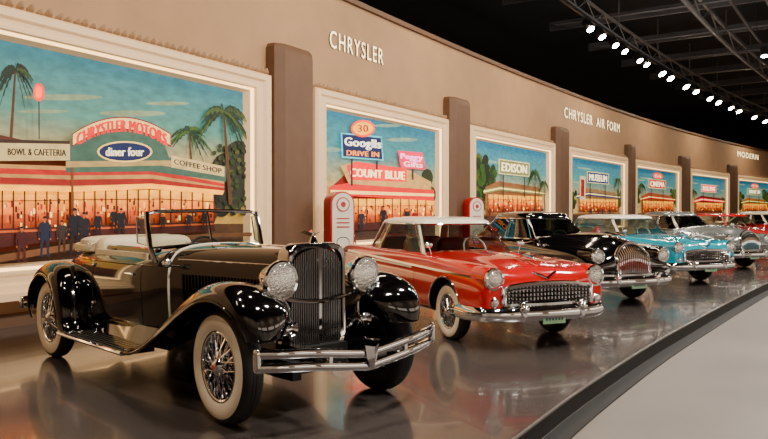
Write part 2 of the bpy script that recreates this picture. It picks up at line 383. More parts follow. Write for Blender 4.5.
# =====================================================================
#  postwar cars
# =====================================================================
def postwar(name,loc,ang,paint,roofm,style,seat,two=None,wstyle='disc',scl=(1,1,1)):
    R=root(name,loc,ang); WB=2.95; R.scale=scl
    if style=='fifties':
        st=[(-4.32,.80,.80,.35,.80,.60,.70,.62,.40),(-4.25,.97,.96,.45,.97,.74,.84,.66,.34),(-3.95,1.03,1.0,.5,1.05,.80,.91,.68,.29),(-3.2,1.05,1.02,.55,1.05,.82,.94,.68,.27),
            (-2.4,1.06,1.04,.6,1.03,.83,.95,.68,.27),(-1.6,1.06,1.04,.6,1.03,.83,.95,.68,.27),(-.9,1.07,1.04,.6,1.02,.83,.95,.68,.27),(-.3,1.06,1.02,.5,1.0,.82,.945,.66,.27),
            (.3,1.03,.985,.48,.985,.80,.93,.66,.27),(.65,.97,.935,.45,.965,.77,.91,.64,.28),(.86,.91,.885,.42,.93,.74,.88,.62,.30),(.93,.82,.81,.40,.85,.70,.84,.60,.34),(.94,.76,.75,.38,.78,.66,.78,.6,.38)]
        cab=dict(x0=-.72,x1=-3.22,t0=-1.22,t1=-2.85,zb=1.0,zt=1.42,wb=.80,wt=.66,dome=.10,n=4.6)
        cut_x=(-.95,-3.0); aph=(50,58); cph=(128,141); bph=None; BW=.945
    else:
        st=[(-4.20,.62,.62,.35,.60,.55,.62,.5,.38),(-4.12,.80,.78,.45,.74,.66,.76,.55,.33),(-3.8,.98,.95,.5,.86,.74,.86,.6,.29),(-3.2,1.08,1.04,.6,.93,.80,.90,.62,.27),
            (-2.4,1.12,1.09,.66,.97,.82,.92,.62,.27),(-1.6,1.12,1.10,.66,.98,.82,.92,.62,.27),(-.95,1.18,1.12,.55,.97,.81,.92,.62,.27),(-.4,1.21,1.13,.42,.95,.80,.92,.62,.27),
            (.2,1.20,1.08,.36,.94,.79,.92,.62,.27),(.55,1.15,1.02,.32,.91,.77,.91,.62,.28),(.78,1.08,.94,.29,.84,.74,.88,.60,.30),(.88,.98,.86,.27,.74,.70,.82,.56,.34),(.90,.86,.78,.25,.66,.62,.74,.52,.38)]
        cab=dict(x0=-.85,x1=-3.45,t0=-1.35,t1=-2.75,zb=1.07,zt=1.46,wb=.76,wt=.60,dome=.13,n=3.4)
        cut_x=(-1.1,-3.1); aph=(40,47); cph=(118,146); bph=(84,88); BW=.93
    rows=[]
    for x,zc,zh,yh,zf,yf,w,zw,zl in st:
        h=[(0,zc),(yh*.6,zc-(zc-zh)*.3),(yh,zh),((yh+yf)/2,(zh+zf)/2-(.05 if style=='forties' and x>-1 else .0)),(yf,zf),(w*.975,zf-.10),(w,zw),(w*.985,zl+.14),(w*.93,zl),(0,zl)]
        rows.append([(x,y,z) for y,z in h]+[(x,-y,z) for y,z in h[-2:0:-1]])
    cut=MB()
    for x,r,z in((0,.405,.37),(-WB,.40,.33)):
        for sd in(1,-1):
            n=40; a=[(x+r*math.cos(2*pi*k/n),sd*.56,z+r*math.sin(2*pi*k/n)) for k in range(n)]; b=[(p[0],sd*1.3,p[2]) for p in a]
            cut.grid([a,b],DARK,True,True)
    cut.box(((cut_x[0]+cut_x[1])/2,0,1.3),(cut_x[0]-cut_x[1],1.26,1.5),DARK)
    me=body_mesh(rows,paint,cut)
    o=bpy.data.objects.new('body',me); COL.objects.link(o); o.parent=R
    bv=BVHTree.FromPolygons([v.co for v in me.vertices],[list(p.vertices) for p in me.polygons])
    def surf(x,z,sd,o=.003):
        h=bv.ray_cast(Vector((x,sd*3,z)),Vector((0,-sd,0))); return (h[0]+Vector((0,sd*o,0))) if h[0] else Vector((x,sd*.9,z))
    def over(x,y,o=.003):
        h=bv.ray_cast(Vector((x,y,3)),Vector((0,0,-1))); return h[0]+Vector((0,0,o)) if h[0] else Vector((x,y,1.))
    def front(y,z,o=.003):
        h=bv.ray_cast(Vector((4,y,z)),Vector((-1,0,0))); return h[0]+Vector((o,0,0)) if h[0] and h[0].x>0 else Vector((.85+o,y,z))
    NA=96
    def ring(h,sc=1.0,dz=0):
        xf=cab['x0']+(cab['t0']-cab['x0'])*h; xr=cab['x1']+(cab['t1']-cab['x1'])*h
        w=cab['wb']+(cab['wt']-cab['wb'])*h; z=cab['zb']+(cab['zt']-cab['zb'])*h
        e=2/cab['n']; cx=(xf+xr)/2; a=(xf-xr)/2; out=[]
        for k in range(NA):
            ph=2*pi*k/NA; c,s=math.cos(ph),math.sin(ph)
            out.append((cx+a*sc*math.copysign(abs(c)**e,c),w*sc*math.copysign(abs(s)**e,s),z+dz))
        return out
    gl=MB(); rf=MB(); ch=MB()
    hs=[0,.25,.5,.75,1]
    rs=[ring(h) for h in hs]
    vs=[p for r in rs for p in r];fg=[];fp=[]
    for i in range(len(rs)-1):
        for j in range(NA):
            ph=(j+.5)*360/NA; ph=ph if ph<=180 else 360-ph
            f=(i*NA+j,i*NA+(j+1)%NA,(i+1)*NA+(j+1)%NA,(i+1)*NA+j)
            solid=(aph[0]<ph<aph[1]) or (cph[0]<ph<cph[1]) or (bph and bph[0]<ph<bph[1])
            (fp if solid else fg).append(f)
    gl.add(vs,fg,GLASS if style=='fifties' else TGLASS); 
    rf.add(vs,fp,roofm)
    e=cab['dome']
    rr=[ring(1,1.0,-.02),ring(1,1.02,0),ring(1,1.0,.03),ring(1,.93,e*.55),ring(1,.8,e*.78),ring(1,.55,e*.93),ring(1,.28,e*.99),ring(1,.05,e)]
    rf.grid(rr,roofm,True,False)
    ro=rf.obj('roof',R,recalc=True,angle=60)
    gl.obj('window_glass',R)
    for h,rad in((0.0,.014),(.98,.012)):
        ch.tube(ring(h,1.012),rad,CHROME,6,True)
    for phs in (aph,cph)+((bph,) if bph else ()):
        for ph in (phs[0],phs[1]):
            k=round(ph/360*NA)
            for kk in(k,NA-k): ch.tube([Vector(r[kk%NA])*1.0 for r in rs],.010,CHROME,6)
    F=st[-1][0]
    def strip(pts,sec,m,sd): ch.sweep([surf(x,z,sd,.006) for x,z in pts],sec if sd<0 else [(-a,b) for a,b in sec],m)
    sc=[(-.006,-.014),(.006,-.009),(.006,.009),(-.006,.014)]
    for sd in(1,-1):
        if style=='fifties':
            strip([(.62-k*.2,.835+.005*k) for k in range(25)],sc,CHROME,sd)
            strip([(-.95-k*.2,.845+.003*k) for k in range(16)],[(-.004,-.014),(.004,-.012),(.004,.012),(-.004,.014)],CREAMP,sd)
        else:
            strip([(.5-k*.2,.72) for k in range(22)],sc,CHROME,sd)
        strip([(-.5-k*.2,.31) for k in range(10)],sc,CHROME,sd)
        for x in((-.85,-2.25) if style=='fifties' else (-.95,-1.95,-2.75)):
            ch.tube([surf(x,z,sd,0) for z in(.32,.4,.5,.6,.7,.8,.9,.98)],.004,DARK,5)
        x=-2.05 if style=='fifties' else -1.78
        p=surf(x,.93,sd,.022); ch.tube([p,p+Vector((-.14,0,0))],.011,CHROME,8)
        for wx,rr_,z in((0,.405,.37),(-WB,.40,.33)):
            pts=[]
            for k in range(21):
                a=pi*(-.05+1.1*k/20); X=wx+(rr_+.012)*math.cos(a); Z=z+(rr_+.012)*math.sin(a)
                if Z>.30: pts.append(surf(X,Z,sd,.002))
            ch.tube(pts,.009,CHROME,6)
        p=over(-.75,sd*.72,0); ch.cyl(p,p+Vector((0,sd*.03,.09)),.008,CHROME); ch.sell(p+Vector((0,sd*.04,.12)),(.02,.06,.04),CHROME,.7)
    ch.tube([over(x,0,.004) for x in(-.55,-.3,0,.3,.55,.72)],.008,CHROME,6)
    for sd in(1,-1): ch.tube([over(x,sd*(.56 if style=='fifties' else .40),.0) for x in(-.5,-.2,.1,.4,.6)],.004,DARK,5)
    p=over(.5,0,0)
    ch.tube(catmull([p+Vector((-.25,0,.03)),p+Vector((-.05,0,.06)),p+Vector((.1,0,.05)),p+Vector((.2,0,.02))],4),.022,CHROME,8,taper=[.2]+[.5+.5*math.sin(pi*k/12) for k in range(1,12)]+[.3])
    for sd in(1,-1): ch.add([p+Vector((.1,0,.05)),p+Vector((-.12,sd*.13,.10)),p+Vector((-.2,sd*.12,.08)),p+Vector((-.03,0,.04))],[(0,1,2,3)],CHROME)
    gr=MB()
    if style=='fifties':
        zt=lambda y:.76-.05*(abs(y)/.66)**2.5
        zb_=lambda y:.47+.07*(abs(y)/.66)**4
        W=.63; nv=25; hz=6
        for sd in(1,-1): gr.tube([front(0,.81,.012),front(sd*.07,.85,.014),front(sd*.17,.885,.014)],.015,CHROME,6)
    else:
        W=.34
        zt=lambda y:1.06-.20*(abs(y)/.34)**2
        zb_=lambda y:.44+.10*(abs(y)/.34)**3
        nv=17; hz=0
    ys=[-W+2*W*k/30 for k in range(31)]
    gr.grid([[front(y,zb_(y)+(zt(y)-zb_(y))*t,.006) for y in ys] for t in(0,.2,.4,.6,.8,1)],DARK)
    for k in range(nv):
        y=-W*.97+2*W*.97*k/(nv-1)
        gr.tube([front(y,zb_(y)+(zt(y)-zb_(y))*t,.022) for t in(0,.25,.5,.75,1)],.010 if style=='fifties' else .012,CHROME,6)
    for k in range(1,hz):
        gr.tube([front(y,zb_(y)+(zt(y)-zb_(y))*k/hz,.03) for y in ys],.012,CHROME,6)
    lo=[front(y,zb_(y),.02) for y in ys]; hi=[front(y,zt(y),.02) for y in ys]
    gr.tube(lo+hi[::-1],.030,CHROME,8,True)
    if style=='forties':
        for z in(.50,.58,.66):
            for sd in(1,-1): gr.tube([front(sd*(.38+k*.06),z,.012) for k in range(6)],.013,CHROME,6)
    hy,hz_,hx=(.735,.82,.875) if style=='fifties' else (.70,.84,.80)
    for sd in(1,-1):
        M=Matrix.Translation((hx,sd*hy,hz_))
        gr.revolve([(.135,-.35),(.135,-.02),(.130,.035),(.122,.045)],paint,M,36,'x')
        gr.revolve([(.132,.03),(.126,.06),(.105,.067),(.097,.05)],CHROME,M,36,'x')
        gr.revolve([(.1,.05),(.07,.068),(.03,.076),(0,.078)],LENS,M,36,'x')
        M=Matrix.Translation(front(sd*.74,.56,-.02)); gr.revolve([(.06,-.03),(.06,.03),(.045,.045),(.03,.055),(0,.06)],[CHROME,CHROME,LENS,LENS],M,24,'x')
        M=Matrix.Translation((st[0][0]+.03,sd*.74,.8)); gr.revolve([(.06,.1),(.06,-.05),(.04,-.07),(0,-.08)],[CHROME,REDLENS,REDLENS],M,20,'x')
    gr.obj('grille_and_lamps',R)
    f=F+.06
    path=catmull([(f-.58,-BW-.01,.42),(f-.35,-BW,.42),(f-.12,-.84,.42),(f,-.55,.42),(f+.04,-.2,.42),(f+.045,0,.42),(f+.04,.2,.42),(f,.55,.42),(f-.12,.84,.42),(f-.35,BW,.42),(f-.58,BW+.01,.42)],6)
    sec=[(-.03,-.075),(.012,-.08),(.04,-.05),(.055,0),(.04,.05),(.012,.08),(-.03,.075)]
    ch.sweep(path,sec,CHROME)
    up=[Vector((p.x-.02,p.y*.86,p.z+.11)) for p in path if abs(p.y)<.8]
    ch.sweep(up,[(-.02,-.018),(.02,-.014),(.02,.014),(-.02,.018)],CHROME)
    for y in(-.42,.42):
        ch.sell((f+.045,y,.45),(.05,.05,.12),CHROME,.8)
        if style=='fifties': ch.revolve([(.055,0),(.05,.05),(.03,.08),(0,.09)],CHROME,Matrix.Translation((f+.05,y,.49)),20,'x')
        ch.box((f-.15,y,.40),(.35,.06,.06),DARK)
    b=st[0][0]-.05
    path=[Vector((b+.4*(abs(y)/.95)**5,y,.42)) for y in [.95-.095*k for k in range(21)]]
    ch.sweep(path,sec,CHROME)
    for y in(-.4,.4): ch.box((b+.15,y,.42),(.35,.06,.06),DARK)
    ch.box((f+.075,0,.38),(.012,.32,.15),PLATE); 
    for k in range(6): ch.box((f+.083,-.11+k*.044,.38),(.006,.022,.07),PLATED)
    ch.obj('chrome_trim',R)
    w=MB()
    for x in(0,-WB):
        for sd in(1,-1): wheel(w,(x,sd*.78,.355),.355,.19,sd,wstyle,0,paint)
        w.cyl((x,-.7,.355),(x,.7,.355),.04,DARK)
    w.obj('wheels',R)
    n=MB(); xm=(cut_x[0]+cut_x[1])/2
    n.box((xm,0,.575),(cut_x[0]-cut_x[1]-.04,1.22,.03),DARK)
    for x in(cut_x[0]-.85,cut_x[1]+.28):
        n.sell((x+.1,0,.74),(.28,.58,.12),seat,.4)
        for y in(-.29,.29): n.sell((x-.16,y,.98),(.10,.28,.22),seat,.45)
    n.box((cut_x[0]-.07,0,.99),(.12,1.2,.12),paint)
    M=Matrix.Translation((cut_x[0]-.38,.33,1.05))@Matrix.Rotation(math.radians(60),4,'Y')
    n.tube([(.19*math.cos(2*pi*k/28),.19*math.sin(2*pi*k/28),0) for k in range(28)],.012,CREAMP,8,True,M)
    n.cyl((-.19,0,0),(.19,0,0),.01,CHROME,6,M=M); n.cyl((cut_x[0]-.38,.33,1.05),(cut_x[0]-.1,.33,.92),.02,DARK)
    n.obj('interior',R)
    return R

roadster('vintage_roadster_car',(-.62,6.1,0),math.atan2(-.73,.69))
postwar('classic_hardtop_car',(1.55,9.5,0),math.atan2(-.925,.38),REDP,CREAMP,'fifties',REDLEA,wstyle='wire',scl=(1,.95,1))
postwar('classic_sedan_car',(3.85,13.3,0),math.atan2(-.917,.40),BLACKP,BLACKP,'forties',GRAYCL)
postwar('classic_coupe_car',(6.58,16.8,0),math.atan2(-.925,.38),TEALP,CREAMP,'fifties',LEATHER)
postwar('classic_sedan_car.001',(9.6,20.9,0),math.atan2(-.925,.38),GRAYP,GRAYP,'forties',GRAYCL)
postwar('classic_hardtop_car.001',(12.9,24.9,0),math.atan2(-.925,.38),WINE,WINE,'fifties',LEATHER)
postwar('classic_sedan_car.002',(16.5,29.2,0),math.atan2(-.925,.38),WINE,CREAMP,'forties',GRAYCL)

# =====================================================================
#  Room
# =====================================================================
TH0=math.radians(61.8); KK=math.radians(.227); P0=(-5.25,10.1)
def wc(s):
    n=24; x,y=P0
    for i in range(n):
        sm=s*(i+.5)/n; th=TH0-KK*sm
        x+=math.cos(th)*s/n; y+=math.sin(th)*s/n
    return x,y,TH0-KK*s
def W(s,z,off=0):
    x,y,th=wc(s); return Vector((x+math.sin(th)*off,y-math.cos(th)*off,z))
def s_at(u):
    lo,hi=-9,75
    for _ in range(40):
        m=(lo+hi)/2; x,y,_t=wc(m)
        if y<=.1 or 384+740*x/y<u: lo=m
        else: hi=m
    return (lo+hi)/2
def wz(u,v):
    s=s_at(u); x,y,_t=wc(s); return s,1.6-(v-211)/740*y

WALL=mat('wall_plaster',(180,143,106),.75,var=.06,scale=1.5,bump=.05)
PILA=mat('pilaster_plaster',(104,74,52),.6,var=.08,scale=3)
FRAME=mat('frame_cream_glow',(240,208,164),.45,var=.03,emis=.22,ergb=(255,200,135))  # emission stands in for LED light spread over the cream moulding
LED=mat('frame_led',(255,220,170),.5,emis=4,ergb=(255,196,120))
CREST=mat('crest_plaster',(166,134,100),.7,var=.15,scale=9)
LETTER=mat('lettering_glow',(255,235,200),.4,emis=3.2,ergb=(255,222,165))
FLOORP=mat('platform_floor',(68,62,59),.17,0,.25,var=.12,scale=1.3,rvar=.06)
FLOORL=mat('polished_concrete',(120,112,105),.36,0,0,var=.16,scale=.8,rvar=.08)
EDGE=mat('platform_edge',(6,6,6),.6)
TRIM=mat('edge_trim',(120,115,110),.35,.6)
CEIL=mat('ceiling_black',(8,8,9),.9)
STEEL=mat('truss_steel',(84,83,84),.5,.3)
DARKW=mat('backdrop_wall',(150,132,114),.8)
GLOWP=mat('reflection_glow',(255,240,222),.5,emis=2.0,ergb=(255,238,218))  # glow added out of view for chrome and car sides to reflect
LAMPG=mat('lamp_glow',(255,248,235),.5,emis=80,ergb=(255,244,228))
BLKM=mat('fixture_black',(20,20,21),.4)

w=MB(); ss=[-26+2*k for k in range(55)]
w.grid([[W(s,z,0) for s in ss] for z in(-.16,6.7)]+[[W(s,6.7,-.5) for s in ss]],WALL)
w.obj('wall_left',angle=20)
b=MB(); b.sweep([W(s,.09,.03) for s in ss],[(-.03,-.09),(.03,-.09),(.03,.07),(0,.09),(-.03,.09)],PILA); b.obj('baseboard_left')
b=MB(); b.sweep([W(s,6.68,.04) for s in ss],[(-.06,-.06),(.06,-.06),(.06,.06),(-.06,.06)],PILA); b.obj('trim_1')

ep=catmull([(-8.5,-9,0),(-5,-4.6,0),(-2.7,-.9,0),(-.75,2.3,0),(.92,5.19,0),(2.07,7.1,0),(4.05,10.1,0),(8.5,16.4,0),(13.2,22.5,0),(19,29.5,0),(26,37.5,0),(35,47.5,0),(46,59,0)],6)
n=len(ep)
wl=[W(-24+ (104*i/(n-1)),0,0.0) for i in range(n)]
p=MB()
p.grid([[Vector((a.x,a.y,0)) for a in ep],[Vector((a.x,a.y,0)) for a in wl]],FLOORP)
p.obj('floor_platform')
p=MB(); p.grid([[Vector((a.x,a.y,-.002)) for a in ep],[Vector((a.x,a.y,-.16)) for a in ep]],EDGE); p.sweep([Vector((a.x,a.y,.0)) for a in ep],[(-.012,-.01),(.012,-.01),(.012,.004),(-.012,.004)],TRIM)
p.sweep([Vector((a.x+.09,a.y-.06,-.155)) for a in ep],[(-.09,-.005),(.09,-.005),(.09,.008),(-.09,.008)],EDGE); p.obj('trim_2')
p=MB(); p.box((25,30,-.21),(90,100,.1),FLOORL); p.obj('floor')
p=MB(); p.box((25,30,10.45),(90,100,.1),CEIL); p.obj('ceiling')
p=MB(); p.box((20,-14,5),(80,.2,11),DARKW); p.obj('wall_back')
p=MB(); p.box((50,79,5),(40,.2,11),CEIL); p.obj('wall_far')
RO=21
p=MB(); p.grid([[W(s,z,RO) for s in ss] for z in(-.16,10.4)],DARKW)
p.obj('wall_right',angle=20)
p=MB()
for k in range(-2,8):
    s0=k*9+.5; s1=s0+7
    S=[s0+(s1-s0)*i/6 for i in range(7)]
    p.grid([[W(s,z,RO-.12) for s in S] for z in(1.0,3.4)],GLOWP)
    p.sweep([W(s,1.0,RO-.06) for s in S],[(-.1,-.1),(.1,-.1),(.1,.05),(-.1,.05)],FRAME); p.sweep([W(s,3.4,RO-.06) for s in S],[(-.1,-.05),(.1,-.05),(.1,.1),(-.1,.1)],FRAME)
p.obj('reflection_glow_panels')  # unseen emissive panels, added as a bright surround for chrome

for k,(a,b_) in enumerate([(5.85,7.2),(14.15,15.5),(23.5,24.9),(33.45,34.35),(43.3,45.0),(54.4,56.2)]):
    m=MB(); h=5.05; c0=(a+b_)/2; hw=(b_-a)/2
    sec=[(-hw,0),(-hw,.22),(-hw*.72,.36),(hw*.72,.36),(hw,.22),(hw,0)]
    rows=[[W(c0+x,z,o*1.0) for x,o in sec] for z in(0,h-.22)]
    rows.append([W(c0+x*.985,h-.08,o*.95) for x,o in sec]); rows.append([W(c0+x*.9,h,o*.8) for x,o in sec]); rows.append([W(c0+x*.3,h+.01,o*.2) for x,o in sec])
    m.grid(rows,PILA)
    m.grid([[W(c0+x*1.04,z,o*1.1) for x,o in sec] for z in(0,.3)]+[[W(c0+x,.34,o) for x,o in sec]],PILA)
    m.obj('wall_pilaster' if k==0 else 'wall_pilaster.%03d'%k,angle=30)

# ---------------- murals (vertex-coloured paint; alpha = emission, glow painted in, stronger on neon and windows)
MUR=bpy.data.materials.new('mural_paint'); MUR.use_nodes=True
nt=MUR.node_tree; bs=nt.nodes['Principled BSDF']; at=nt.nodes.new('ShaderNodeAttribute'); at.attribute_name='Col'
nz=nt.nodes.new('ShaderNodeTexNoise'); nz.inputs['Scale'].default_value=4; nz.inputs['Detail'].default_value=8
mp=nt.nodes.new('ShaderNodeMapping'); mp.inputs['Scale'].default_value=(1,1,2.5); tc=nt.nodes.new('ShaderNodeTexCoord')
nt.links.new(tc.outputs['Object'],mp.inputs[0]); nt.links.new(mp.outputs[0],nz.inputs['Vector'])
mr=nt.nodes.new('ShaderNodeMapRange'); mr.inputs['From Min'].default_value=.3; mr.inputs['From Max'].default_value=.7; mr.inputs['To Min'].default_value=.76; mr.inputs['To Max'].default_value=1.22
vm=nt.nodes.new('ShaderNodeVectorMath'); vm.operation='SCALE'
nt.links.new(nz.outputs['Fac'],mr.inputs['Value']); nt.links.new(at.outputs['Color'],vm.inputs[0]); nt.links.new(mr.outputs['Result'],vm.inputs['Scale'])
nt.links.new(vm.outputs[0],bs.inputs['Base Color']); nt.links.new(vm.outputs[0],bs.inputs['Emission Color'])
nt.links.new(at.outputs['Alpha'],bs.inputs['Emission Strength']); bs.inputs['Roughness'].default_value=.6
BASEE=.45

def mcol(c):
    l=.3*c[0]+.55*c[1]+.15*c[2]
    q=[max(0,min(255,l+(x-l)*1.42)) for x in c[:3]]
    q=[255*(x/255)**1.18 for x in q]
    return (*lin(q),BASEE+(c[3] if len(c)>3 else 0))

def text_geo(s,sp=1.0):
    cu=bpy.data.curves.new('t','FONT'); cu.body=s; cu.align_x='CENTER'; cu.align_y='CENTER'; cu.resolution_u=3; cu.space_character=sp
    o=bpy.data.objects.new('t',cu); COL.objects.link(o); me=evalmesh(o)
    V=[v.co.copy() for v in me.vertices]; F=[list(p.vertices) for p in me.polygons]
    bpy.data.objects.remove(o); bpy.data.meshes.remove(me)
    x0=min(v.x for v in V);x1=max(v.x for v in V);y0=min(v.y for v in V);y1=max(v.y for v in V)
    return [((v.x-x0)/(x1-x0)-.5,(v.y-y0)/(y1-y0)-.5) for v in V],F

INS=[.68,.52,.52,.52,.52,.52,.52]
class Paint:
    def __init__(s,s0,s1,z0,z1,mapping):
        s.v=[];s.f=[];s.c=[];s.lay=0;s.s0=s0;s.s1=s1;s.z0=z0;s.z1=z1;s.mp=mapping
        s.a=W(s0,0,.05); s.b=W(s1,0,.05); d=(s.b-s.a).normalized(); s.n=Vector((d.y,-d.x,0))
    def at(s,S,Z,off): 
        S=min(max(S,s.s0),s.s1); Z=min(max(Z,s.z0),s.z1)
        k=(S-s.s0)/(s.s1-s.s0); q=s.a.lerp(s.b,k)+s.n*off; q.z=Z; return q
    def raw(s,pts,faces,cols):
        s.lay+=1; o=len(s.v); off=s.lay*.00035
        for i,p in enumerate(pts):
            s.v.append(s.at(p[0],p[1],off)); s.c.append(mcol(cols[i] if isinstance(cols,list) else cols))
        for f in faces: s.f.append([o+i for i in f])
    def poly(s,pts,col):
        s.raw([s.mp(*p) for p in pts],[list(range(len(pts)))],col)
    def rect(s,a,b,c,d,col): s.poly([(a,b),(c,b),(c,d),(a,d)],col)
    def ell(s,cx,cy,rx,ry,col,n=20): s.poly([(cx+rx*math.cos(2*pi*k/n),cy+ry*math.sin(2*pi*k/n)) for k in range(n)],col)
    def line(s,p,q,w,col):
        P=Vector(p);Q=Vector(q); d=(Q-P).normalized(); e=Vector((-d.y,d.x))*w/2
        s.poly([P+e,Q+e,Q-e,P-e],col)
    def text(s,t,p,q,h,col,arch=0,bold=0):
        V,F=text_geo(t,1.06); P=Vector(p);Q=Vector(q); d=Q-P
        for dx in ([0] if not bold else [-bold,0,bold]):
            s.raw([s.mp(P.x+d.x*(x+.5)+dx,P.y+d.y*(x+.5)-s.up*(y*h+arch*(1-4*x*x))) for x,y in V],F,col)
    up=1
    def palm(s,cx,cy,bx,by,r,asp=1,seed=0,dark=(30,58,38),lite=(80,104,48)):
        rn=random.Random(seed); U=s.up
        s.poly([(bx-.06*r,by),(bx+.06*r,by),(cx+.035*r,cy),(cx-.035*r,cy)],(92,66,44))
        for k in range(34):
            a=rn.uniform(-.35,pi+.35) if k>8 else rn.uniform(-pi,0); L=r*rn.uniform(.7,1.05); col=dark if k%3 else lite
            pts=[]
            for i in range(11):
                t=i/10; x=math.cos(a)*L*t*asp; y=math.sin(a)*L*t*.85-(.75*L)*t*t
                pts.append((cx+x,cy-U*y))
            up_,dn=[],[]
            for i,(x,y) in enumerate(pts):
                wd=L*.12*math.sin(pi*min(1,(i/10)*.8+.15)); 
                z=1.35 if i%2 else .4
                up_.append((x,y-U*wd*.35*z)); dn.append((x+.0,y+U*wd*z))
            s.poly(up_+dn[::-1],col)
    def person(s,x,y,h,col=(22,20,26),leg=None,skin=(170,120,90),step=0):
        U=s.up; f=lambda a,b:(x+a*h*s.px,y-U*b*h)
        leg=leg or col; g=step
        s.poly([f(-.10-g,0),f(-.03-g,0),f(-.02-g,.03),f(-.045-g,.04),f(-.035-g*.4,.26),f(.0,.48),f(-.10,.5),f(-.10-g*.5,.26)],leg)
        s.poly([f(.03+g,0),f(.12+g,.0),f(.10+g,.04),f(.09+g,.05),f(.10+g*.5,.26),f(.10,.5),f(.0,.48),f(.035+g*.5,.26)],leg)
        s.poly([f(-.115,.4),f(.115,.4),f(.10,.6),f(.145,.79),f(.12,.83),f(.04,.86),f(-.04,.86),f(-.12,.83),f(-.145,.79),f(-.10,.6)],col)
        s.poly([f(-.145,.80),f(-.11,.78),f(-.125,.62),f(-.12,.45),f(-.16,.44),f(-.175,.62)],col); s.poly([f(.145,.80),f(.11,.78),f(.125,.62),f(.12,.45),f(.16,.44),f(.175,.62)],col)
        s.ell(x-.14*h*s.px,y-U*.43*h,.02*h*s.px,.025*h,skin,8); s.ell(x+.14*h*s.px,y-U*.43*h,.02*h*s.px,.025*h,skin,8)
        s.poly([f(-.025,.83),f(.025,.83),f(.022,.88),f(-.022,.88)],skin)
        s.ell(x,y-U*.925*h,.045*h*s.px,.062*h,skin,14); s.poly([f(-.05,.94),f(.05,.94),f(.046,.98),f(.02,1.0),f(-.02,1.0),f(-.046,.98)],(30,22,20))
    px=1
    def obj(s,name):
        me=bpy.data.meshes.new(name); me.from_pydata([tuple(v) for v in s.v],[],s.f); me.materials.append(MUR)
        ca=me.color_attributes.new('Col','FLOAT_COLOR','POINT')
        for i,c in enumerate(s.c): ca.data[i].color=c
        o=bpy.data.objects.new(name,me); COL.objects.link(o); return o

ZF0,ZF1=.46,4.34
VI=.42
def frame(k,s0,s1):
    ins=INS[k]
    a=W(s0,0,0);b=W(s1,0,0);d=(b-a).normalized();nn=Vector((d.y,-d.x,0));L=(b-a).length
    prof=[(0,0),(0,.22),(.1,.27),(.32,.27),(.40,.22),(.58,.22),(.66,.25),(.74,.25),(.78,.20)]
    def rect(i,o):
        q=[]
        for S,Z in((i*ins,ZF0+i*VI),(L-i*ins,ZF0+i*VI),(L-i*ins,ZF1-i*VI),(i*ins,ZF1-i*VI)):
            v=a+d*S+nn*o; v.z=Z; q.append(v)
        return q
    m=MB(); m.grid([rect(i,o) for i,o in prof],FRAME,True); m.grid([rect(.78,.20),rect(.88,.16)],LED,True); m.grid([rect(.88,.16),rect(1,.04)],FRAME,True)
    v=[]
    for S in(-.05,L+.05): v.append(a+d*S)
    m.sweep([v[0]+Vector((0,0,ZF0))+nn*.18,v[1]+Vector((0,0,ZF0))+nn*.18],[(-.18,-.06),(.2,-.06),(.2,.04),(-.18,.04)],FRAME)
    N=int(L/.15); rn=random.Random(k)
    for i in range(N):
        S=.08+i*(L-.16)/(N-1); h=.12+rn.uniform(0,.05); t=rn.uniform(-.03,.03); w_=.07
        base=a+d*S+nn*.10
        P=lambda x,z,o:(base+d*x+nn*o+Vector((0,0,ZF1-.02+z)))
        m.add([P(-w_*.7,0,0),P(w_*.7,0,0),P(w_+t*.5,h*.55,.05),P(t+w_*.4,h*.92,.09),P(t,h,.10),P(t-w_*.4,h*.92,.09),P(-w_+t*.5,h*.55,.05),P(0,h*.4,.12)],[(0,1,7),(1,2,7),(2,3,7),(3,4,7),(4,5,7),(5,6,7),(6,0,7)],CREST)
    m.obj('mural_frame' if k==0 else 'mural_frame.%03d'%k,angle=20,recalc=False)
bays=[(-2.6,5.75),(7.3,14.05),(15.6,23.4),(25.0,33.3),(34.5,43.2),(45.1,54.3),(56.3,66)]
PZ0=ZF0+VI; PZ1=ZF1-VI
for k,(a,b_) in enumerate(bays): frame(k,a,b_)

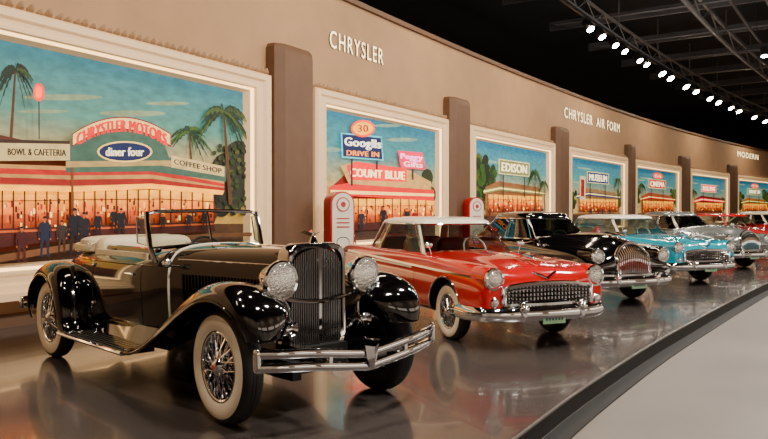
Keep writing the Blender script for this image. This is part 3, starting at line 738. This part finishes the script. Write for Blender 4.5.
def new(k,mp_):
    a,b_=bays[k]; i=INS[k]-.03; return Paint(a+i,b_-i,PZ0-.03,PZ1+.03,mp_)
P=new(0,lambda u,v:wz(u,v))
def fullsky(P,top,mid,low):
    for i,(z0,z1,c0,c1) in enumerate([(P.z0,P.z0+(P.z1-P.z0)*.4,low,low),(P.z0+(P.z1-P.z0)*.4,P.z0+(P.z1-P.z0)*.7,low,mid),(P.z0+(P.z1-P.z0)*.7,P.z1,mid,top)]):
        P.raw([(P.s0,z0),(P.s1,z0),(P.s1,z1),(P.s0,z1)],[[0,1,2,3]],[c0,c0,c1,c1])
GL=[(255,190,90,.8),(255,215,130,1),(214,120,40,.3),(120,50,20),(86,36,18),(60,28,18),(170,80,30),(255,232,170,1.2),(96,44,22),(150,60,24)]
def shopfront(P,x0,x1,ytop,ybot,nb,rn,mull=1.4):
    N=nb
    for i in range(N):
        a=x0+(x1-x0)*i/N; b=x0+(x1-x0)*(i+1)/N; m_=(a+b)/2
        ym=lambda x:ytop(x)+(ybot(x)-ytop(x))*.55
        P.raw([P.mp(a,ytop(a)),P.mp(b,ytop(b)),P.mp(b,ym(b)),P.mp(a,ym(a))],[[0,1,2,3]],[(255,190,84,1),(255,190,84,1),(224,134,50,.4),(224,134,50,.4)])
        P.raw([P.mp(a,ym(a)),P.mp(b,ym(b)),P.mp(b,ybot(b)),P.mp(a,ybot(a))],[[0,1,2,3]],[(200,110,40,.3),(200,110,40,.3),(96,46,22),(96,46,22)])
        for j in range(10):
            t=rn.uniform(.0,.8); u=rn.uniform(.2,.85); ww=(b-a)*rn.uniform(.08,.22); hh=(ybot(m_)-ytop(m_))
            xx=a+(b-a)*t; y0=ytop(m_)+hh*u
            P.rect(xx,y0,xx+ww,y0+hh*rn.uniform(.05,.16),rn.choice(GL))
        P.line((a,ytop(a)),(a,ybot(a)),mull,(54,24,16))
        P.line((a,ytop(a)+(ybot(a)-ytop(a))*.25),(b,ytop(b)+(ybot(b)-ytop(b))*.25),mull*.6,(80,36,20))
rn0=random.Random(8)
fullsky(P,(62,122,134),(110,152,142),(210,176,116))
P.raw([(P.s0,P.z0),(P.s1,P.z0),(P.s1,1.35),(P.s0,1.45)],[[0,1,2,3]],[(66,48,38),(60,46,40),(100,74,54),(108,76,54)])
for (u,v,a,b) in((60,98,40,3),(130,114,34,3),(165,104,22,2),(40,112,26,2)): P.ell(u,v,a,b,(150,164,140))
P.palm(13,70,8,140,28,.75,1,(20,40,28),(60,78,38)); P.palm(186,132,190,185,23,1.0,2)
for (u,v,r) in((222,170,14),(236,160,16),(243,185,18),(228,195,14),(218,205,10)): P.ell(u,v,r,r*1.2,(34,42,28)); 
for k in range(90):
    u=random.uniform(210,246);v=random.uniform(146,214); P.ell(u,v,2.4,2.4,random.choice([(52,66,34),(28,36,24),(84,84,44),(40,56,34)]),8)
P.palm(219,112,226,205,32,.9,5,(24,48,30),(74,92,42))
P.poly([(-40,128),(60,150),(60,236),(-60,258)],(92,50,30))
P.poly([(-40,170),(75,170),(140,170),(205,182),(212,215),(205,232),(60,240),(-60,262)],(96,46,26))
shopfront(P,-60,60,lambda x:190,lambda x:238-(x+60)*.06,11,rn0)
shopfront(P,64,203,lambda x:190+max(0,x-150)*.08,lambda x:230-(x-64)*.04,13,rn0)
P.poly([(-60,230),(62,226),(203,221),(205,231),(62,239),(-60,252)],(76,32,22)); P.poly([(-60,232),(62,228),(203,223),(203,224.5),(62,230),(-60,234.5)],(190,110,60))
P.poly([(-60,163),(60,167),(140,165),(214,181),(214,190),(140,184),(60,187),(-60,184)],(196,160,112))
P.poly([(-60,167),(60,171),(140,170),(214,184),(214,187),(140,175),(60,176),(-60,173)],(160,40,24,.3))
P.poly([(-60,176),(60,180),(140,179),(214,188),(214,191),(140,184),(60,186),(-60,183)],(140,40,24,.2))
P.poly([(-60,184),(60,187),(140,184),(214,191),(212,195),(140,189),(60,192),(-60,190)],(255,180,80,1.4))
P.poly([(54,152),(66,136),(98,128),(130,130),(152,142),(158,158),(216,168),(216,182),(140,172),(54,173)],(84,110,98))
P.poly([(54,162),(158,161),(214,173),(214,176),(150,166),(54,168)],(190,170,126))
P.poly([(-60,143),(58,145),(58,161),(-60,162)],(210,192,150,.2)); P.poly([(-60,139),(58,142),(58,145),(-60,143)],(60,42,32))
P.text('BOWL & CAFETERIA',(-4,152.5),(54,153.5),6.5,(40,24,20),0,.3)
P.poly([(160,156),(214,167),(214,177),(160,168)],(210,192,150,.2)); P.text('COFFEE SHOP',(163,162),(211,171.5),5,(50,30,24),0,.25)
arcb=lambda x:-17*(1-((x-110)/50)**2)
P.poly([(60+i*5,148+arcb(60+i*5)) for i in range(21)]+[(160-i*5,135+arcb(160-i*5)) for i in range(21)],(120,30,20))
P.poly([(61+i*4.9,146.6+arcb(61+i*4.9)) for i in range(21)]+[(159-i*4.9,136.2+arcb(159-i*4.9)) for i in range(21)],(240,214,160,.4))
P.text('CHRYSTLER MOTORS',(65,141),(155,141),11.5,(186,4,2,.5),arch=14,bold=.8)
P.ell(113,152.5,28,10.5,(240,214,150,.5)); P.ell(113,152.5,26,9,(10,38,80)); P.text('diner four',(94,152.5),(132,152.5),8.5,(245,236,205,1),0,.4)
P.line((60,168),(60,238),2.4,(120,84,56))
P.line((27,100),(27,140),1.2,(40,30,28)); P.ell(27,94,5.5,9,(210,16,6,1)); P.ell(27,94,3.4,6,(255,110,50,2))
P.poly([(-60,262),(60,243),(205,233),(246,232),(246,236),(205,237),(60,249),(-60,270)],(120,88,62))
for (u,v,h,c) in((32,256,40,(34,42,60)),(49,252,32,(60,48,44)),(62,254,46,(20,18,30)),(71,250,38,(30,26,34)),(101,232,24,(24,20,24)),(108,240,32,(18,16,22)),(8,262,36,(70,26,24)),(150,232,18,(50,30,30)),(176,230,18,(30,30,50)),(84,238,26,(24,20,30)),(128,236,20,(60,30,30)),(192,230,20,(24,20,24))): P.person(u,v,h,c,step=.02)
P.obj('mural_painting')

P=new(1,lambda u,v:wz(u,v)); fullsky(P,(54,124,144),(98,150,152),(200,180,130)); P.px=.85; rn0=random.Random(9)
P.raw([(P.s0,P.z0),(P.s1,P.z0),(P.s1,1.5),(P.s0,1.5)],[[0,1,2,3]],(74,54,44))
for (u,v,a,b) in((330,150,12,2.4),(400,140,16,2),(385,126,14,1.6)): P.ell(u,v,a,b,(150,174,160))
P.palm(311,198,311,235,9,1,7)
for (u,v) in((425,178),(418,190),(428,195),(318,215)): P.ell(u,v,6,9,(38,56,34))
P.poly([(328,188),(345,172),(425,180),(430,190),(430,226),(328,232)],(110,28,20))
shopfront(P,330,430,lambda x:199,lambda x:230-(x-330)*.05,12,rn0,1.0)
P.poly([(326,224),(430,220),(430,226),(326,232)],(70,30,22))
P.poly([(326,186),(345,183),(430,190),(430,201),(345,196),(326,200)],(186,16,10,.4)); P.poly([(326,190),(430,194),(430,196.5),(326,193.5)],(255,214,150,1.2))
P.poly([(336,166),(350,162),(404,170),(427,182),(427,190),(344,184)],(214,182,130)); P.poly([(342,166),(352,162),(402,169),(402,182),(346,180)],(196,2,2,.8))
P.text('COUNT BLUE',(346,172.5),(400,176),8,(255,232,190,2),0,.45)
P.line((347,186),(347,140),2,(50,50,60)); P.line((372,170),(372,140),2,(50,50,60))
P.poly([(336,133),(377,137),(379,161),(337,158)],(120,190,200,.6)); P.poly([(337.5,134.5),(376,138.5),(377.5,159.5),(338.5,156.5)],(6,36,80)); P.text('Googlls',(340,143),(376,146),11,(245,240,225,1.5),0,.45); P.text('DRIVE IN',(342,153),(374,155),5,(255,160,60,1.4),0,.25)
P.ell(358,129,12,8.5,(224,84,6,1)); P.ell(358,129,10,6.5,(255,190,80,1)); P.text('30',(353,129),(363,129),7,(160,20,16),0,.3)
P.line((408,180),(408,165),2,(80,50,60)); P.poly([(393,151),(418,153),(421,170),(396,168)],(196,10,84,.8)); P.text('Peggy',(396,157),(418,159),7,(255,180,215,2),0,.4); P.text('Gifts',(399,164),(418,165.5),5,(255,220,230,1.6),0,.3)
for (u,v,h,c) in((322,236,26,(30,28,44)),(402,230,22,(30,26,34)),(410,230,20,(120,30,26)),(378,232,26,(16,16,22)),(356,234,24,(46,38,50))): P.person(u,v,h,c)
P.obj('mural_painting.001')

def gen(k,seed,sign,signcol,wallc,trees,sign2=None,palms=(),tall=None):
    a,b_=bays[k]; s0,s1=a+INS[k],b_-INS[k]; Wd=s1-s0; Hd=PZ1-PZ0
    P=Paint(s0-.03,s1+.03,PZ0-.03,PZ1+.03,lambda x,y:(s0+x*Wd,PZ0+y*Hd)); P.up=-1; rn=random.Random(seed); P.px=Hd/Wd
    fullsky(P,(58,130,156),(106,158,160),(204,188,140))
    P.rect(-.01,-.02,1.01,.2,(74,60,50)); P.rect(-.01,.18,1.01,.2,(130,100,70))
    for i in range(4): P.ell(rn.random(),rn.uniform(.65,.92),rn.uniform(.08,.16),.015,(160,184,170))
    for (x,y,r) in trees:
        for i in range(30): P.ell(x+rn.uniform(-r,r)*.8,y+rn.uniform(-r,r)*1.6,r*.3,r*.5,rn.choice([(38,62,34),(66,92,44),(28,46,28),(90,104,46)]),10)
        P.rect(x-.008,.2,x+.008,y,(62,44,32))
    P.poly([(.14,.2),(.14,.5),(.3,.58),(.86,.54),(.92,.46),(.92,.2)],wallc)
    shopfront(P,.17,.9,lambda x:.42,lambda x:.22,12,rn,.008)
    P.poly([(.1,.42),(.3,.47),(.95,.44),(.95,.48),(.3,.52),(.1,.47)],signcol); P.poly([(.1,.44),(.3,.49),(.95,.46),(.95,.47),(.3,.505),(.1,.455)],(255,226,160,1.2))
    P.rect(.33,.4,.345,.8,(60,56,60)); P.rect(.62,.4,.635,.8,(60,56,60))
    P.rect(.28,.66,.70,.83,(236,220,180,.5)); P.rect(.29,.67,.69,.82,signcol); P.text(sign,(.32,.745),(.66,.745),.10,(255,240,205,1.5),0,.004)
    if sign2: P.ell(.5,.9,.12,.06,(220,90,14,.8)); P.text(sign2,(.42,.9),(.58,.9),.06,(255,240,200,1))
    if tall: P.rect(tall-.05,.4,tall+.05,.75,(214,205,180,.2)); P.rect(tall-.03,.45,tall+.03,.7,(150,40,30))
    for i,(x,y,r) in enumerate(palms): P.palm(x,y,x+.02,.2,r,.6,seed+i)
    for i in range(4): P.person(rn.uniform(.1,.9),.1,.2,rn.choice([(24,22,32),(100,34,28),(44,54,80)]))
    P.obj('mural_painting.%03d'%k)
gen(2,11,'EDISON',(150,150,110),(150,112,80),[(.08,.62,.12),(.12,.42,.10),(.18,.6,.1)],None,[(.78,.72,.2),(.92,.6,.16)],None)
gen(3,12,'MUSEUM',(20,70,112),(160,134,100),[(.06,.4,.07),(.95,.45,.08)],None,[(.9,.75,.16)],.2)
gen(4,13,'CINEMA',(166,28,14,.3),(160,100,66),[(.05,.5,.08),(.93,.5,.1)],'66',[(.12,.7,.16)],None)
gen(5,14,'ROLLING',(224,6,84,1),(120,46,46),[(.95,.4,.08)],None,[(.08,.66,.17)],None)
gen(6,15,'DRIVE IN',(44,104,66),(180,130,80),[(.1,.5,.12),(.9,.55,.12)],'55',[(.8,.8,.14)],None)

def letters(name,t,s0,s1,z,h):
    V,F=text_geo(t,1.22); m=MB(); L=s1-s0; nV=len(V)
    A=[W(s0+(x+.5)*L,z+y*h,.035) for x,y in V]; B=[W(s0+(x+.5)*L,z+y*h,.0) for x,y in V]
    m.add(A,F,LETTER)
    cnt={}
    for f in F:
        for i in range(len(f)):
            e=(f[i],f[(i+1)%len(f)]); k=tuple(sorted(e)); cnt.setdefault(k,[]).append(e)
    m.add(A+B,[(e[0][0],e[0][1],e[0][1]+nV,e[0][0]+nV) for k,e in cnt.items() if len(e)==1],BLKM)
    m.obj(name,recalc=False,angle=20)
letters('wall_lettering','CHRYSLER',8.15,10.6,5.60,.40)
letters('wall_lettering.001','CHRYSLER  AIR FORM',25.0,32.6,5.8,.44)
letters('wall_lettering.002','MODERN',57,62.5,6.0,.42)

# ---------------- gas pumps
PUMPW=mat('pump_cream',(235,225,205),.3,0,.5,emis=.08); PUMPR=mat('pump_red',(190,2,4),.3,0,.5); 
def pump(name,loc,ang,S=1):
    R=root(name,loc,ang); m=MB()
    m.sell((0,0,.06),(.24,.32,.06),PUMPR,.25); 
    def slab(d,wd,z0,z1,rt,mt,x=0):
        n=14; o=[(-wd,z0),(wd,z0)]+[(wd*math.cos(pi*k/n),z1-rt+rt*math.sin(pi*k/n)) for k in range(n+1)]
        m.grid([[(x-d,y,z) for y,z in o],[(x+d,y,z) for y,z in o]],mt,True,True)
    slab(.19,.28,.1,2.02,.26,PUMPR); slab(.205,.245,.16,1.985,.235,PUMPW)
    slab(.212,.15,.62,1.05,.10,CHROME); slab(.216,.135,.64,1.03,.09,PUMPW)
    m.revolve([(0,.218),(.155,.218),(.155,.2)],PUMPR,Matrix.Translation((0,0,1.74)),32,'x')
    m.revolve([(0,.221),(.13,.221),(.13,.2)],PUMPW,Matrix.Translation((0,0,1.74)),32,'x')
    m.revolve([(0,.224),(.06,.224),(.06,.2)],PUMPR,Matrix.Translation((0,0,1.74)),24,'x')
    for z in(1.44,1.35,1.26): m.box((.21,0,z),(.012,.30,.025),PUMPR)
    m.tube(catmull([(.05,.29,1.0),(.05,.38,.9),(.06,.40,.5),(.05,.36,.3),(.05,.33,.6),(.06,.33,1.05)],6),.014,DARK,8)
    m.tube([(.06,.33,1.05),(.06,.31,1.15),(.12,.31,1.2)],.018,CHROME,8)
    m.obj('pump_body',R); R.scale=(S,S,S)
for k,(u_,y_) in enumerate([(339,16.0),(473,22.7)]):
    x=(u_-384)/740*y_; pump('gas_pump' if k==0 else 'gas_pump.001',(x,y_,0),math.radians(-62))

# ---------------- ceiling structure
t=MB()
def truss(off,s0,s1,z,h=.7,N=40,r=.06):
    S=[s0+(s1-s0)*i/N for i in range(N+1)]
    for zz in(z,z+h):
        t.sweep([W(s,zz,off) for s in S],[(-r,-r),(r,-r),(r,r),(-r,r)],STEEL)
    for i in range(N):
        t.cyl(W(S[i],z if i%2 else z+h,off),W(S[i+1],z+h if i%2 else z,off),r*.5,STEEL,5)
truss(2.6,-6,76,8.45,.5,82,.04)
truss(5.5,0,76,8.9); truss(11,0,76,9.1); truss(17,-4,76,9.0)
for s in range(6,78,5):
    a=W(s,9.75,-1); b=W(s,9.75,20.9)
    t.sweep([a,b],[(-.08,-.18),(.08,-.18),(.08,.18),(-.08,.18)],STEEL)
    a=W(s+3,9.3,0); b=W(s+3,9.3,20.9); t.cyl(a,b,.05,STEEL,6)
for s in range(0,78,6):
    for off in(2.6,5.5,11,17): 
        q=W(s,8.95 if off<3 else 9.6,off); t.cyl(q,Vector((q.x,q.y,10.41)),.03,STEEL,6)
t.obj('ceiling_truss')
d=MB()
d.tube([W(s,9.1,8.2) for s in range(0,78,3)],.42,STEEL,16); d.tube([W(s,9.3,14.2) for s in range(0,78,3)],.32,STEEL,16)
for s in range(0,78,6):
    for off in(8.2,14.2): q=W(s,9.4,off); d.cyl(q,q+Vector((0,0,1.02)),.02,STEEL,6)
d.obj('ceiling_duct')
tr=MB(); TO=2.6
tr.sweep([W(s,8.35,TO) for s in range(-6,77,2)],[(-.04,-.04),(.04,-.04),(.04,.04),(-.04,.04)],BLKM)
tr.sweep([W(s,8.6,7.0) for s in range(16,77,2)],[(-.04,-.04),(.04,-.04),(.04,.04),(-.04,.04)],BLKM)
for s in range(16,76,6):
    q=W(s,8.6,7.0); tr.cyl(q,q+Vector((0,0,1.82)),.015,BLKM,6)
def fixture(s,off,z,tx,k=1.0):
    p=W(s,z,off); q=W(s-2.5,0,off+tx); dr=(q-p).normalized()
    tr.cyl(p,p-Vector((0,0,.16)),.02,BLKM,6); c=p-Vector((0,0,.24))
    tr.cyl(c-dr*.2,c+dr*.18,.16*k,BLKM,14); tr.cyl(c+dr*.181,c+dr*.19,.13*k,LAMPG,14)
slist=[20.2,21.6,23.3,24.6,26.8,27.9,30.5,32,35,37,40,42,45,47,51,54,58,62]
for s in slist: fixture(s,TO,8.35,5.5,1.05 if s<30 else 1.35)
for s in (30,36,42,50,58): fixture(s,7.0,8.6,1)
tr.obj('ceiling_track_lights')

# ---------------- lights
def spot(name,p,q,W_,ang=60,blend=.6,rad=.12,col=(1,.86,.70)):
    l=bpy.data.lights.new(name,'SPOT'); l.energy=W_; l.spot_size=math.radians(ang); l.spot_blend=blend; l.shadow_soft_size=rad; l.color=col
    o=bpy.data.objects.new(name,l); COL.objects.link(o); o.location=p; o.rotation_euler=(Vector(q)-Vector(p)).to_track_quat('-Z','Y').to_euler()
def area(name,p,q,W_,sx,sy,col=(1,.84,.66)):
    l=bpy.data.lights.new(name,'AREA'); l.energy=W_; l.shape='RECTANGLE'; l.size=sx; l.size_y=sy; l.color=col
    o=bpy.data.objects.new(name,l); COL.objects.link(o); o.location=p; o.rotation_euler=(Vector(q)-Vector(p)).to_track_quat('-Z','Y').to_euler()
for s in(-6,0,6.5,13,20,28,37,47,58):
    area('wall_wash_lamp',W(s,8.0,2.8),W(s,4.2,0),90+2.4*max(0,s),2.2,.3,(1,.78,.54))
cars=[(-.9,6.9),(.9,10.6),(3.2,15),(5.9,18.6),(9,22.7),(12.2,26.8)]
for i,(x,y) in enumerate(cars):
    area('car_key_lamp',(x+3.2,y-2.8,7.2),(x,y,.5),460,.9,.35,(1,.91,.80))
    spot('car_spot_lamp',(x-2.2,y-1.6,7.4),(x-.3,y-.2,.6),850,46)
    spot('car_spot_lamp',(x+.6,y+1.2,8),(x+.2,y,.6),600,42)
spot('aisle_lamp',(5,5,8),(4.5,6,0),420,80); spot('aisle_lamp',(12,14,8),(11,14,0),560,80); spot('aisle_lamp',(-3,2.5,7.5),(-2,4.5,0),420,80)
area('ceiling_truss_fill',(14,26,7.6),(14,28,10.4),300,12,12,(1,.95,.9))  # unseen uplight added to bring out the dark trusses
for x in(-8,0,8,16): area('back_wall_fill',(x,-10,7.5),(x,-14,2.5),380,3,.4,(1,.92,.84))  # unseen fill added so chrome mirrors a brighter back wall
for s in(-6,6,18,30,44): area('opposite_wall_fill',W(s,8,RO-3),W(s,3.5,RO),300,4,.4,(1,.92,.84))  # fill added out of view to brighten the wall that the cars reflect

wd=bpy.data.worlds.new('world'); bpy.context.scene.world=wd; wd.use_nodes=True
wd.node_tree.nodes['Background'].inputs[0].default_value=(.9,.72,.58,1); wd.node_tree.nodes['Background'].inputs[1].default_value=.02

cam=bpy.data.cameras.new('camera'); co=bpy.data.objects.new('camera',cam); COL.objects.link(co)
co.location=(0,0,1.6); co.rotation_euler=(math.radians(90-.66),0,0); cam.lens=34.7; cam.sensor_width=36; cam.clip_end=300
bpy.context.scene.camera=co
